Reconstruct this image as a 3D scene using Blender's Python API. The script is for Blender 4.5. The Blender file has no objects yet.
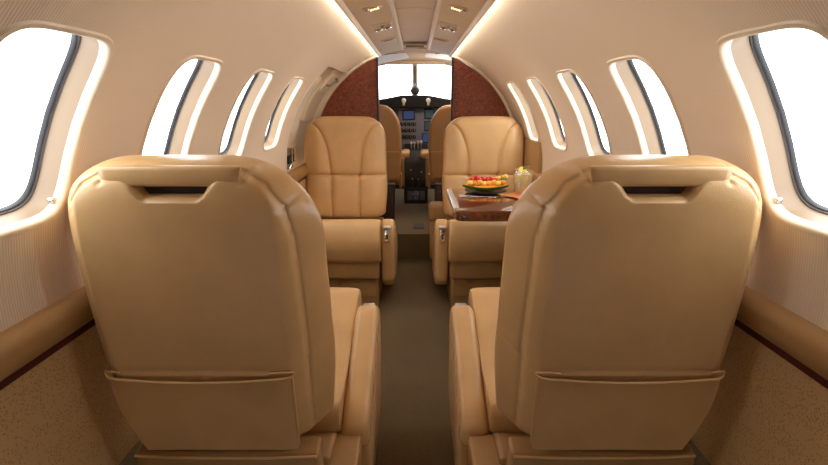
import bpy, bmesh, math, random
from math import sin, cos, pi, radians, sqrt, atan2, exp
from mathutils import Vector, Matrix
random.seed(7)
S = bpy.context.scene
COL = S.collection
EYE = 1.08                      # eye height above the aisle floor
CZ, R = EYE - .37, .73          # centre and radius of the cabin cross-section

# ------------------------------------------------------------------ materials
def srgb(r, g, b):
    f = lambda c: (c/255/12.92) if c/255 <= .04045 else ((c/255+.055)/1.055)**2.4
    return (f(r), f(g), f(b), 1)
def new_mat(name):
    m = bpy.data.materials.new(name); m.use_nodes = True
    nt = m.node_tree; return m, nt, nt.nodes['Principled BSDF']
def mat(name, col, rough=.5, metal=0, noise=0, nscale=30, bump=0, bscale=200, coat=0, spec=None, emit=None, estr=0, sheen=0):
    m, nt, b = new_mat(name)
    b.inputs['Base Color'].default_value = col
    b.inputs['Roughness'].default_value = rough
    b.inputs['Metallic'].default_value = metal
    b.inputs['Coat Weight'].default_value = coat
    b.inputs['Coat Roughness'].default_value = .06
    if sheen: b.inputs['Sheen Weight'].default_value = sheen
    if spec is not None: b.inputs['Specular IOR Level'].default_value = spec
    if emit: b.inputs['Emission Color'].default_value = emit; b.inputs['Emission Strength'].default_value = estr
    tc = nt.nodes.new('ShaderNodeTexCoord')
    if noise:
        n = nt.nodes.new('ShaderNodeTexNoise'); n.inputs['Scale'].default_value = nscale; n.inputs['Detail'].default_value = 5
        nt.links.new(tc.outputs['Object'], n.inputs['Vector'])
        r = nt.nodes.new('ShaderNodeValToRGB')
        r.color_ramp.elements[0].position = .3; r.color_ramp.elements[1].position = .7
        r.color_ramp.elements[0].color = tuple(c*(1-noise) for c in col[:3])+(1,)
        r.color_ramp.elements[1].color = tuple(min(1, c*(1+noise)) for c in col[:3])+(1,)
        nt.links.new(n.outputs['Fac'], r.inputs['Fac']); nt.links.new(r.outputs['Color'], b.inputs['Base Color'])
    if bump:
        n = nt.nodes.new('ShaderNodeTexNoise'); n.inputs['Scale'].default_value = bscale; n.inputs['Detail'].default_value = 3
        nt.links.new(tc.outputs['Object'], n.inputs['Vector'])
        bp = nt.nodes.new('ShaderNodeBump'); bp.inputs['Strength'].default_value = bump; bp.inputs['Distance'].default_value = .002
        nt.links.new(n.outputs['Fac'], bp.inputs['Height']); nt.links.new(bp.outputs['Normal'], b.inputs['Normal'])
    return m

def leather(name, col, rough=.42):
    m, nt, b = new_mat(name)
    tc = nt.nodes.new('ShaderNodeTexCoord')
    n = nt.nodes.new('ShaderNodeTexNoise'); n.inputs['Scale'].default_value = 9; n.inputs['Detail'].default_value = 6
    r = nt.nodes.new('ShaderNodeValToRGB'); r.color_ramp.elements[0].position = .3; r.color_ramp.elements[1].position = .72
    r.color_ramp.elements[0].color = tuple(c*.92 for c in col[:3])+(1,); r.color_ramp.elements[1].color = tuple(c*1.06 for c in col[:3])+(1,)
    nt.links.new(tc.outputs['Object'], n.inputs['Vector']); nt.links.new(n.outputs['Fac'], r.inputs['Fac']); nt.links.new(r.outputs['Color'], b.inputs['Base Color'])
    v = nt.nodes.new('ShaderNodeTexVoronoi'); v.inputs['Scale'].default_value = 420
    n2 = nt.nodes.new('ShaderNodeTexNoise'); n2.inputs['Scale'].default_value = 28; n2.inputs['Detail'].default_value = 3
    nt.links.new(tc.outputs['Object'], v.inputs['Vector']); nt.links.new(tc.outputs['Object'], n2.inputs['Vector'])
    b1 = nt.nodes.new('ShaderNodeBump'); b1.inputs['Strength'].default_value = .18; b1.inputs['Distance'].default_value = .001
    b2 = nt.nodes.new('ShaderNodeBump'); b2.inputs['Strength'].default_value = .22; b2.inputs['Distance'].default_value = .004
    nt.links.new(v.outputs['Distance'], b1.inputs['Height']); nt.links.new(n2.outputs['Fac'], b2.inputs['Height'])
    nt.links.new(b1.outputs['Normal'], b2.inputs['Normal']); nt.links.new(b2.outputs['Normal'], b.inputs['Normal'])
    b.inputs['Roughness'].default_value = rough; b.inputs['Specular IOR Level'].default_value = .45
    return m

def ribbed(name, col, period=.0062, amp=.11):
    m, nt, b = new_mat(name)
    tc = nt.nodes.new('ShaderNodeTexCoord')
    w = nt.nodes.new('ShaderNodeTexWave'); w.wave_type = 'BANDS'; w.bands_direction = 'Y'
    w.inputs['Scale'].default_value = 2*pi/(20*period); w.inputs['Distortion'].default_value = 1.3
    w.inputs['Detail'].default_value = 2; w.inputs['Detail Scale'].default_value = .4
    nt.links.new(tc.outputs['Object'], w.inputs['Vector'])
    r = nt.nodes.new('ShaderNodeValToRGB')
    r.color_ramp.elements[0].color = tuple(c*(1-amp) for c in col[:3])+(1,); r.color_ramp.elements[1].color = tuple(min(1, c*(1+amp*.5)) for c in col[:3])+(1,)
    nt.links.new(w.outputs['Fac'], r.inputs['Fac']); nt.links.new(r.outputs['Color'], b.inputs['Base Color'])
    bp = nt.nodes.new('ShaderNodeBump'); bp.inputs['Strength'].default_value = .25; bp.inputs['Distance'].default_value = .0015
    nt.links.new(w.outputs['Fac'], bp.inputs['Height']); nt.links.new(bp.outputs['Normal'], b.inputs['Normal'])
    b.inputs['Roughness'].default_value = .7
    return m

def dotted(name, col, dot):
    m, nt, b = new_mat(name)
    tc = nt.nodes.new('ShaderNodeTexCoord')
    v = nt.nodes.new('ShaderNodeTexVoronoi'); v.inputs['Scale'].default_value = 170; v.inputs['Randomness'].default_value = .75
    r = nt.nodes.new('ShaderNodeValToRGB'); r.color_ramp.elements[0].position = .20; r.color_ramp.elements[1].position = .36
    r.color_ramp.elements[0].color = dot; r.color_ramp.elements[1].color = col
    nt.links.new(tc.outputs['Object'], v.inputs['Vector']); nt.links.new(v.outputs['Distance'], r.inputs['Fac'])
    nt.links.new(r.outputs['Color'], b.inputs['Base Color'])
    bp = nt.nodes.new('ShaderNodeBump'); bp.inputs['Strength'].default_value = .3; bp.inputs['Distance'].default_value = .001
    nt.links.new(r.outputs['Color'], bp.inputs['Height']); nt.links.new(bp.outputs['Normal'], b.inputs['Normal'])
    b.inputs['Roughness'].default_value = .55
    return m

def burl(name, dark, mid, light, rough=.2, coat=.7, scale=14):
    m, nt, b = new_mat(name)
    tc = nt.nodes.new('ShaderNodeTexCoord')
    n = nt.nodes.new('ShaderNodeTexNoise'); n.inputs['Scale'].default_value = scale; n.inputs['Detail'].default_value = 8; n.inputs['Distortion'].default_value = 2.2; n.inputs['Roughness'].default_value = .7
    v = nt.nodes.new('ShaderNodeTexVoronoi'); v.inputs['Scale'].default_value = scale*5
    mx = nt.nodes.new('ShaderNodeMix'); mx.data_type = 'FLOAT'; mx.inputs['Factor'].default_value = .3
    r = nt.nodes.new('ShaderNodeValToRGB'); e = r.color_ramp.elements
    e[0].position = .3; e[0].color = dark; e[1].position = .72; e[1].color = light; k = e.new(.5); k.color = mid
    nt.links.new(tc.outputs['Object'], n.inputs['Vector']); nt.links.new(tc.outputs['Object'], v.inputs['Vector'])
    nt.links.new(n.outputs['Fac'], mx.inputs[2]); nt.links.new(v.outputs['Distance'], mx.inputs[3])
    nt.links.new(mx.outputs[0], r.inputs['Fac']); nt.links.new(r.outputs['Color'], b.inputs['Base Color'])
    b.inputs['Roughness'].default_value = rough; b.inputs['Coat Weight'].default_value = coat; b.inputs['Coat Roughness'].default_value = .05
    return m

def pane_mat(name, tint=(1, 1, 1, 1), gloss=.06):
    m = bpy.data.materials.new(name); m.use_nodes = True; nt = m.node_tree; nt.nodes.clear()
    o = nt.nodes.new('ShaderNodeOutputMaterial'); mx = nt.nodes.new('ShaderNodeMixShader'); mx.inputs[0].default_value = gloss
    t = nt.nodes.new('ShaderNodeBsdfTransparent'); t.inputs[0].default_value = tint
    g = nt.nodes.new('ShaderNodeBsdfGlossy'); g.inputs['Roughness'].default_value = .03
    nt.links.new(t.outputs[0], mx.inputs[1]); nt.links.new(g.outputs[0], mx.inputs[2]); nt.links.new(mx.outputs[0], o.inputs[0])
    return m
def real_glass(name, col, rough=0, ior=1.3):
    m, nt, b = new_mat(name); b.inputs['Base Color'].default_value = col; b.inputs['Roughness'].default_value = rough
    b.inputs['Transmission Weight'].default_value = 1; b.inputs['IOR'].default_value = ior; return m

M = dict(
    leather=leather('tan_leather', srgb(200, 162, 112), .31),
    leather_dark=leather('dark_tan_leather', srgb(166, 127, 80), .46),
    shell=ribbed('cream_ribbed_fabric', srgb(236, 217, 193)),
    shell_low=ribbed('cream_ribbed_fabric_low', srgb(214, 188, 152), .0065, .2),
    cream=mat('cream_plastic', srgb(232, 217, 195), .38, noise=.03),
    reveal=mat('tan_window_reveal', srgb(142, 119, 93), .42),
    ivory=mat('ivory_plastic', srgb(222, 204, 176), .45, noise=.03),
    psu=mat('beige_ceiling_panel', srgb(218, 192, 156), .5, noise=.03, nscale=12),
    headliner=mat('beige_headliner', srgb(210, 184, 150), .8, noise=.05, nscale=40),
    dots=dotted('spotted_leather', srgb(204, 168, 116), srgb(164, 126, 80)),
    carpet=mat('olive_brown_carpet', srgb(100, 81, 48), .95, noise=.22, nscale=160, bump=.6, bscale=260, sheen=.2),
    burl=burl('red_burl_veneer', srgb(52, 18, 8), srgb(122, 50, 24), srgb(158, 76, 38), .38, .12, 22),
    table=burl('table_veneer', srgb(42, 13, 6), srgb(86, 34, 15), srgb(116, 52, 24), .12, 1, 9),
    burgundy=mat('burgundy_strip', srgb(74, 12, 16), .5),
    burgundy_dark=mat('dark_burgundy_panel', srgb(52, 12, 12), .45, noise=.2, nscale=20),
    rubber=mat('black_rubber', srgb(34, 34, 38), .45),
    gasket=mat('grey_gasket', srgb(110, 112, 120), .35),
    chrome=mat('chrome', srgb(225, 225, 225), .15, 1),
    satin=mat('satin_metal', srgb(205, 205, 208), .3, .7),
    greymetal=mat('grey_metal', srgb(140, 135, 125), .4, .6),
    black=mat('black_plastic', srgb(18, 17, 17), .5),
    black_soft=mat('black_glareshield', srgb(26, 25, 26), .85, bump=.4),
    darkgrey=mat('dark_grey_plastic', srgb(52, 50, 50), .5),
    slot=mat('slot_shade_brown', srgb(44, 26, 13), .8),  # dark brown that paints the shade inside the grab slot
    panel=mat('grey_panel', srgb(112, 116, 134), .5, noise=.06),
    pane=pane_mat('clear_pane'),
    shade=mat('pale_shade', srgb(222, 214, 196), .5),
    visor=mat('pale_visor', srgb(226, 234, 246), .4),
    glass=real_glass('tumbler_glass', (1, 1, 1, 1), 0, 1.45),
    ice=real_glass('ice', (.97, .98, .96, 1), .08, 1.31),
    drink=real_glass('pale_lemonade', (.95, .88, .66, 1), .2, 1.2),
    lemon=mat('lemon_flesh', srgb(238, 214, 110), .5, noise=.1, nscale=60),
    mint=mat('mint_green', srgb(86, 120, 46), .5, noise=.2, nscale=60),
    rind=mat('melon_rind', srgb(72, 110, 34), .45, noise=.25, nscale=60),
    melon=mat('orange_melon', srgb(244, 164, 60), .4, noise=.12, nscale=60),
    pineapple=mat('yellow_pineapple', srgb(246, 206, 84), .4, noise=.12, nscale=60),
    berry=mat('red_fruit', srgb(206, 36, 34), .35, noise=.2, nscale=80),
    plate=mat('black_plate', srgb(16, 14, 14), .35),
    napkin=mat('orange_napkin', srgb(208, 128, 78), .8, bump=.3),
    white_knob=mat('white_knob', srgb(220, 215, 205), .4),
)
def emis(name, col, st):
    m = bpy.data.materials.new(name); m.use_nodes = True; nt = m.node_tree
    b = nt.nodes['Principled BSDF']; b.inputs['Base Color'].default_value = (.02, .02, .02, 1); b.inputs['Emission Color'].default_value = col; b.inputs['Emission Strength'].default_value = st
    return m
def milky(name, col, clear, tr=.5):
    m = bpy.data.materials.new(name); m.use_nodes = True; nt = m.node_tree; nt.nodes.clear()
    o = nt.nodes.new('ShaderNodeOutputMaterial'); a = nt.nodes.new('ShaderNodeMixShader'); b = nt.nodes.new('ShaderNodeMixShader')
    t = nt.nodes.new('ShaderNodeBsdfTransparent'); t.inputs[0].default_value = col
    d = nt.nodes.new('ShaderNodeBsdfDiffuse'); d.inputs[0].default_value = col; l = nt.nodes.new('ShaderNodeBsdfTranslucent'); l.inputs[0].default_value = col
    a.inputs[0].default_value = tr; b.inputs[0].default_value = clear
    nt.links.new(d.outputs[0], a.inputs[1]); nt.links.new(l.outputs[0], a.inputs[2]); nt.links.new(a.outputs[0], b.inputs[1]); nt.links.new(t.outputs[0], b.inputs[2]); nt.links.new(b.outputs[0], o.inputs[0])
    return m
M['drink'] = milky('pale_drink', srgb(250, 240, 205), .55)
M['ice'] = milky('cloudy_ice', srgb(250, 250, 246), .35)
M['glass'] = pane_mat('tumbler_glass', srgb(250, 250, 248), .13)
M['cove'] = emis('cove_light', srgb(255, 242, 222), 21)
M['lamp'] = emis('warm_lamp', srgb(255, 206, 130), 2.6)
M['scr_blue'] = emis('blue_screen', srgb(44, 74, 122), .45)
M['scr_teal'] = emis('teal_screen', srgb(40, 84, 96), .3)
M['scr_dark'] = emis('dark_screen', srgb(20, 34, 60), .3)

# ------------------------------------------------------------------ helpers
def link(name, bm, m, parent=None, smooth=True, loc=None):
    bmesh.ops.recalc_face_normals(bm, faces=bm.faces[:])
    me = bpy.data.meshes.new(name); bm.to_mesh(me); bm.free()
    me.materials.append(M[m] if isinstance(m, str) else m)
    if smooth:
        me.shade_smooth()
        try: me.set_sharp_from_angle(angle=radians(38))
        except Exception: pass
    o = bpy.data.objects.new(name, me); COL.objects.link(o)
    if parent: o.parent = parent
    if loc: o.location = loc
    return o
def tag(o, label, cat, group=None, kind=None):
    o['label'] = label; o['category'] = cat
    if group: o['group'] = group
    if kind: o['kind'] = kind
    return o
def empty(name, loc, label, cat, group=None):
    o = bpy.data.objects.new(name, None); COL.objects.link(o); o.location = loc; o.empty_display_size = .05
    return tag(o, label, cat, group)
def struct(o): o['kind'] = 'structure'; return o
def copy_tree(o, parent=None):
    c = o.copy(); COL.objects.link(c); c.parent = parent
    for ch in list(o.children): copy_tree(ch, c)
    return c
def box(bm, c, s, bev=0, rot=None, seg=3):
    r = bmesh.ops.create_cube(bm, size=1); vs = r['verts']
    for v in vs: v.co = Vector((v.co.x*s[0], v.co.y*s[1], v.co.z*s[2]))
    if bev:
        es = list({e for v in vs for e in v.link_edges})
        rr = bmesh.ops.bevel(bm, geom=es, offset=bev, segments=seg, affect='EDGES', profile=.5)
        vs = list({v for f in rr['faces'] for v in f.verts} | {v for v in vs if v.is_valid})
    Mx = Matrix.Translation(c) @ (rot.to_matrix().to_4x4() if rot else Matrix.Identity(4))
    for v in vs: v.co = Mx @ v.co
    return vs
def boxes(*items):
    bm = bmesh.new()
    for it in items: box(bm, *it)
    return bm
def prism(prof, x0, x1, bev=0, axis=0, seg=4):
    """extrude a closed polygon; prof in the two other axes"""
    bm = bmesh.new()
    def P(a, b, x):
        return Vector((x, a, b)) if axis == 0 else (Vector((a, x, b)) if axis == 1 else Vector((a, b, x)))
    A = [bm.verts.new(P(a, b, x0)) for a, b in prof]; B = [bm.verts.new(P(a, b, x1)) for a, b in prof]
    n = len(prof); bm.faces.new(A); bm.faces.new(B[::-1])
    for i in range(n): bm.faces.new((A[i], B[i], B[(i+1) % n], A[(i+1) % n]))
    bmesh.ops.recalc_face_normals(bm, faces=bm.faces[:])
    if bev:
        es = [e for e in bm.edges if (e.verts[0] in A and e.verts[1] in A) or (e.verts[0] in B and e.verts[1] in B)]
        bmesh.ops.bevel(bm, geom=es, offset=bev, segments=seg, affect='EDGES', profile=.5)
    return bm
def rounded(pts, r, seg=6):
    out = []; n = len(pts)
    for i in range(n):
        p = Vector(pts[i]); a = Vector(pts[i-1]); b = Vector(pts[(i+1) % n])
        rr = r[i] if isinstance(r, (list, tuple)) else r
        rr = min(rr, (a-p).length*.48, (b-p).length*.48)
        if rr < 1e-5: out.append(tuple(p)); continue
        s = p+(a-p).normalized()*rr; e = p+(b-p).normalized()*rr
        for k in range(seg+1):
            t = k/seg; out.append(tuple((1-t)**2*s + 2*t*(1-t)*p + t*t*e))
    return out
def tube(bm, pts, r, seg=8, cap=True, close=False):
    pts = [Vector(p) for p in pts]; rings = []; n = len(pts); prev = None
    for i, p in enumerate(pts):
        a = pts[i-1] if (i > 0 or close) else p; b = pts[(i+1) % n] if (i < n-1 or close) else p
        t = (b-a).normalized()
        if prev is None:
            up = Vector((0, 0, 1)) if abs(t.z) < .9 else Vector((1, 0, 0)); nrm = t.cross(up).normalized()
        else: nrm = (prev - t*prev.dot(t)).normalized()
        prev = nrm; bn = t.cross(nrm); rr = r[i] if isinstance(r, (list, tuple)) else r
        rings.append([bm.verts.new(p+nrm*cos(2*pi*k/seg)*rr+bn*sin(2*pi*k/seg)*rr) for k in range(seg)])
    for i in range(n if close else n-1):
        A, B = rings[i], rings[(i+1) % n]
        for k in range(seg): bm.faces.new((A[k], A[(k+1) % seg], B[(k+1) % seg], B[k]))
    if cap and not close: bm.faces.new(rings[0][::-1]); bm.faces.new(rings[-1])
def tubes(pts, r, **k):
    bm = bmesh.new(); tube(bm, pts, r, **k); return bm
def lathe(prof, seg=32, c=(0, 0, 0), cap=False):
    bm = bmesh.new(); rings = []
    for r, z in prof:
        rings.append([bm.verts.new((c[0]+r*cos(2*pi*k/seg), c[1]+r*sin(2*pi*k/seg), c[2]+z)) for k in range(seg)] if r > 1e-6 else [bm.verts.new((c[0], c[1], c[2]+z))])
    for A, B in zip(rings, rings[1:]):
        for k in range(seg):
            k2 = (k+1) % seg
            if len(A) == 1: bm.faces.new((A[0], B[k2], B[k]))
            elif len(B) == 1: bm.faces.new((A[k], A[k2], B[0]))
            else: bm.faces.new((A[k], A[k2], B[k2], B[k]))
    if cap:
        if len(rings[0]) > 1: bm.faces.new(rings[0][::-1])
        if len(rings[-1]) > 1: bm.faces.new(rings[-1])
    return bm
def spline(pts, n=12):
    out = []; P = [Vector(p) for p in pts]
    for i in range(len(P)-1):
        p0 = P[max(i-1, 0)]; p1 = P[i]; p2 = P[i+1]; p3 = P[min(i+2, len(P)-1)]
        for k in range(n):
            t = k/n; out.append(.5*((2*p1)+(p2-p0)*t+(2*p0-5*p1+4*p2-p3)*t*t+(3*p1-p0-3*p2+p3)*t**3))
    out.append(P[-1]); return out
def segdist(p, q, r):
    dx, dy = r[0]-q[0], r[1]-q[1]; L = dx*dx+dy*dy
    t = 0 if L == 0 else max(0, min(1, ((p[0]-q[0])*dx+(p[1]-q[1])*dy)/L))
    return math.hypot(p[0]-q[0]-t*dx, p[1]-q[1]-t*dy)
def pldist(p, pl): return min(segdist(p, pl[i], pl[i+1]) for i in range(len(pl)-1))
def inside(p, poly):
    c = False; n = len(poly); j = n-1
    for i in range(n):
        a, b = poly[i], poly[j]
        if (a[1] > p[1]) != (b[1] > p[1]) and p[0] < (b[0]-a[0])*(p[1]-a[1])/(b[1]-a[1])+a[0]: c = not c
        j = i
    return c
def sdf(p, poly):
    d = pldist(p, poly+[poly[0]]); return -d if inside(p, poly) else d
def sstep(x): x = max(0, min(1, x)); return x*x*(3-2*x)

# ------------------------------------------------------------------ the shell of the cabin
def cyl(side, y, th, r=R):
    return Vector((side*r*cos(th), y, CZ+r*sin(th)))
TH0, THT = radians(-2.8), radians(69.0)      # arm rail .. cove
WTH, WA = radians(26.4), radians(14.2)       # window centre and half arc
PIT = .5425
WY = [.859+PIT*k for k in range(5)]
HW = .135
def hole(k, N, hy, ha, n=4.2):
    n = 5.0
    a = 2*pi*k/N; c, s = cos(a), sin(a)
    return (abs(c)**(2/n))*(1 if c > 0 else -1)*hy, (abs(s)**(2/n))*(1 if s > 0 else -1)*ha
NW = 96
def bay(bm, side, y0, y1, yc):
    """a stretch of wall around one window opening, curved with the fuselage"""
    rings = []
    inner = [(yc+hole(k, NW, HW+.012, WA+.018)[0], WTH+hole(k, NW, HW+.012, WA+.018)[1]) for k in range(NW)]
    outer = []
    for y, t in inner:
        dy, dt = y-yc, t-WTH
        s = 1e9
        if dy > 1e-9: s = min(s, (y1-yc)/dy)
        if dy < -1e-9: s = min(s, (y0-yc)/dy)
        if dt > 1e-9: s = min(s, (THT-WTH)/dt)
        if dt < -1e-9: s = min(s, (TH0-WTH)/dt)
        outer.append((yc+dy*s, WTH+dt*s))
    k1 = min(range(NW//4), key=lambda k: ((outer[k][0]-y1)/.27)**2+((outer[k][1]-THT)/.5)**2)
    k4 = min(range(NW//4), key=lambda k: ((outer[-k][0]-y1)/.27)**2+((outer[-k][1]-TH0)/.5)**2)
    outer[k1] = (y1, THT); outer[NW//2-k1] = (y0, THT); outer[-k4] = (y1, TH0); outer[NW//2+k4] = (y0, TH0)
    for j in range(13):
        t = j/12
        rings.append([bm.verts.new(cyl(side, inner[k][0]*(1-t)+outer[k][0]*t, inner[k][1]*(1-t)+outer[k][1]*t)) for k in range(NW)])
    for A, B in zip(rings, rings[1:]):
        for k in range(NW): bm.faces.new((A[k], A[(k+1) % NW], B[(k+1) % NW], B[k]))
def plain(bm, side, y0, y1, t0, t1, r=R, n=24, ny=2):
    g = [[bm.verts.new(cyl(side, y0+(y1-y0)*j/ny, t0+(t1-t0)*i/n, r)) for i in range(n+1)] for j in range(ny+1)]
    for j in range(ny):
        for i in range(n): bm.faces.new((g[j][i], g[j][i+1], g[j+1][i+1], g[j+1][i]))
YA, YB = -.55, 3.60       # aft wall, front partition
def window_obj(idx, side, yc):
    rt = bpy.data.objects.new('window_%d' % idx, None); COL.objects.link(rt); rt['kind'] = 'structure'
    rt.location = cyl(side, yc, WTH); off = -Vector(rt.location)
    def ringset(spec, name, m):
        bm = bmesh.new(); rings = []
        for hy, ha, r, n in spec:
            rings.append([bm.verts.new(cyl(side, yc+hole(k, NW, hy, ha, n)[0], WTH+hole(k, NW, hy, ha, n)[1], r)+off) for k in range(NW)])
        for A, B in zip(rings, rings[1:]):
            for k in range(NW): bm.faces.new((A[k], A[(k+1) % NW], B[(k+1) % NW], B[k]))
        return link(name, bm, m, rt)
    g = .012; ga = .018
    sp = [(HW+g+.004, WA+ga+.006, R+.004, 3), (HW+g-.001, WA+ga-.001, R-.004, 3), (HW+g-.006, WA+ga-.008, R-.0045, 3)]
    for q in range(1, 5):
        a = q/4*pi/2; sp.append((HW+.006-.006*sin(a), WA+.010-.010*sin(a), R-.0045+.012*(1-cos(a)), 3))
    for q in range(1, 7): sp.append((HW-.004*q/6, WA-.006*q/6, R+.0075+.044*q/6, 3))
    ringset(sp[:8], 'window_frame', 'cream')
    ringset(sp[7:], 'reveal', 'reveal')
    y, a = HW-.004, WA-.006
    ringset([(y+.001, a+.001, R+.051, 3), (y-.002, a-.003, R+.049, 3), (y-.004, a-.005, R+.052, 3)], 'gasket', 'gasket')
    ringset([(y-.004, a-.005, R+.052, 3), (y-.006, a-.008, R+.051, 3), (y-.008, a-.011, R+.055, 3), (y-.008, a-.011, R+.060, 3)], 'seal', 'rubber')
    if abs(yc-WY[0]) < .01: link('shade_catch', boxes((cyl(side, yc+.118, WTH-WA+.035, R+.012)+off, (.014, .016, .012), .003)), 'chrome', rt)
    bm = bmesh.new(); c = bm.verts.new(cyl(side, yc, WTH, R+.059)+off); prev = None; first = []
    for j in range(1, 9):
        t = j/8; rg = [bm.verts.new(cyl(side, yc+hole(k, NW, (y-.007)*t, 0, 3)[0], WTH+hole(k, NW, 0, (a-.010)*t, 3)[1], R+.059)+off) for k in range(NW)]
        for k in range(NW):
            if prev: bm.faces.new((prev[k], prev[(k+1) % NW], rg[(k+1) % NW], rg[k]))
            else: bm.faces.new((c, rg[k], rg[(k+1) % NW]))
        prev = rg
    link('pane', bm, 'pane', rt)
idx = 1
for side, nm in ((-1, 'left'), (1, 'right')):
    bm = bmesh.new()
    ys = WY[:-1] if side < 0 else WY
    for yc in ys: bay(bm, side, yc-PIT/2, yc+PIT/2, yc)
    y_end = ys[-1]+PIT/2
    if side > 0: plain(bm, side, y_end, YB, TH0, THT)
    else:
        y_end += .0
        plain(bm, side, y_end, 2.84, TH0, radians(50))
        plain(bm, side, y_end, 2.84, radians(50), THT, n=16)
        plain(bm, side, 2.84, YB, radians(50), THT, n=16)
    plain(bm, side, YA, WY[0]-PIT/2, TH0, THT)
    for yj in (WY[0]-PIT/2, y_end): plain(bm, side, yj-.025, yj+.025, TH0, THT, R+.004, 48)
    bmesh.ops.remove_doubles(bm, verts=bm.verts[:], dist=.0008)
    struct(link('wall_'+nm, bm, 'shell'))
    for yc in ys: window_obj(idx, side, yc); idx += 1
    # outer skin behind the liner keeps the daylight to the windows
    # lower sidewall with spotted leather
    prof = [(.713, .648), (.712, .60), (.706, .50), (.696, .40), (.684, .27), (.66, .262)]
    bm = bmesh.new(); g = [[bm.verts.new((side*x, y, z)) for x, z in prof] for y in (YA, 1.0, 2.0, YB)]
    for A, B in zip(g, g[1:]):
        for k in range(len(prof)-1): bm.faces.new((A[k], A[k+1], B[k+1], B[k]))
    struct(link('baseboard_'+nm, bm, 'dots', smooth=False))
    # padded arm rail and the burgundy line beneath it
    rp = rounded([(side*.742, .688), (side*.712, .688), (side*.694, .672), (side*.692, .640), (side*.70, .620), (side*.742, .620)], [.004, .016, .02, .02, .01, .004])
    o = struct(link('trim_%d' % (1 if side < 0 else 3), prism(rp, YA, YB, axis=1), 'leather_dark')); o['label'] = 'padded tan arm rail along the sidewall'
    struct(link('trim_%d' % (2 if side < 0 else 4), prism([(side*.74, .622), (side*.701, .622), (side*.701, .608), (side*.74, .608)], YA, YB, axis=1), 'burgundy'))
    # raised carpeted shelf of the floor outboard of the seats
    struct(link('trim_%d' % (5 if side < 0 else 6), prism([(side*.73, .27), (side*.60, .27), (side*.585, .25), (side*.585, -.07), (side*.73, -.07)], YA, YB, axis=1), 'carpet', smooth=False))

# floor
struct(link('floor', boxes(((0, (YA+YB)/2, -.09), (1.46, YB-YA, .04))), 'carpet', smooth=False))
struct(link('floor_cockpit', boxes(((0, (YB+6.0)/2, .03), (1.46, 6.0-YB, .20))), 'carpet', smooth=False))
bm = lathe([(0, 0), (.03, 0)], 4)
tag(link('floor_drain_cover', boxes(((0, 0, .003), (.085, .17, .006), .002), ((0, 0, .007), (.06, .14, .003))), 'darkgrey', loc=(.03, 3.84, .13)), 'small dark square cover set in the carpet before the cockpit pedestal', 'floor cover')

def arc_pts(side, r, t0, t1, n=28):
    return [(side*r*cos(t0+(t1-t0)*i/n), CZ+r*sin(t0+(t1-t0)*i/n)) for i in range(n+1)]
# ceiling: two service panels either side of a recessed middle
yl = lambda y: (y+.0)
def zc(x, r=R): return CZ+sqrt(r*r-x*x)
XI, XO = .088, .246
def arc_strip(x0, x1, y0, y1, r, n=8):
    bm = bmesh.new(); g = [[bm.verts.new((x0+(x1-x0)*i/n, y, zc(x0+(x1-x0)*i/n, r))) for i in range(n+1)] for y in (y0, y1)]
    for i in range(n): bm.faces.new((g[0][i], g[0][i+1], g[1][i+1], g[1][i]))
    return bm
struct(link('ceiling', arc_strip(-.290, .290, YA, YB+.08, R+.022, 24), 'headliner'))
struct(link('trim_11', prism(arc_pts(1, R-.004, radians(60), radians(90), 12)[:-1]+arc_pts(-1, R-.004, radians(90), radians(60), 12)+arc_pts(-1, R+.06, radians(60), radians(90), 12)[:-1]+arc_pts(1, R+.06, radians(90), radians(60), 12), YB+.02, YB+.07, axis=1), 'ivory'))
for side in (-1, 1):
    n = 10; lo = [(side*(XI+(XO-XI)*i/n), zc(XI+(XO-XI)*i/n, R-.006)) for i in range(n+1)]
    hi = [(side*(XI+(XO-XI)*i/n), zc(XI+(XO-XI)*i/n, R+.010)) for i in range(n, -1, -1)]
    struct(link('ceiling_panel', prism(lo+hi, YA, YB, axis=1), 'psu'))
    # moulding along the inner edge of the panel
    zo = zc(XO, R-.006)
    struct(link('ceiling_panel_lip', prism(rounded([(side*(XO-.012), zo+.008), (side*(XO-.016), zo+.001), (side*(XO-.006), zo-.013), (side*XO, zo-.013), (side*XO, zo+.008)], .002), YA, YB, axis=1), 'psu'))
    x = XI; z = zc(x, R-.006)
    struct(link('trim_%d' % (7 if side < 0 else 8), prism(rounded([(side*(x-.010), z+.02), (side*(x-.010), z-.004), (side*(x+.006), z-.005), (side*(x+.012), z+.001), (side*(x+.006), z+.02)], .003), YA, YB, axis=1), 'ivory'))
    # light strip tucked in the slot between the panel and the sidewall
    xs = XO-.0015; zs = zo-.0035
    o = tag(link('cove_light_strip', boxes(((0, 0, 0), (.0018, YB-.95, .013))), 'cove', loc=(side*(xs+.002), (YB+.95)/2-.02, zs+.001)),
            'glowing strip light along the outer edge of the %s ceiling panel' % ('left' if side < 0 else 'right'), 'light strip', 'cove light strips')
# seams across the middle headliner: three pull-down panels
def head_panel(y0, y1):
    bm = arc_strip(-XI+.012, XI-.012, y0, y1, R+.006, 8)
    bmesh.ops.recalc_face_normals(bm, faces=bm.faces[:])
    r = bmesh.ops.extrude_face_region(bm, geom=bm.faces[:])
    for v in r['geom']:
        if isinstance(v, bmesh.types.BMVert): v.co.z += .012
    return struct(link('ceiling_panel', bm, 'psu'))
for a, b in ((YA, .6), (.606, 1.55), (1.556, 2.16), (2.166, 3.30)): head_panel(a, b)

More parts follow.
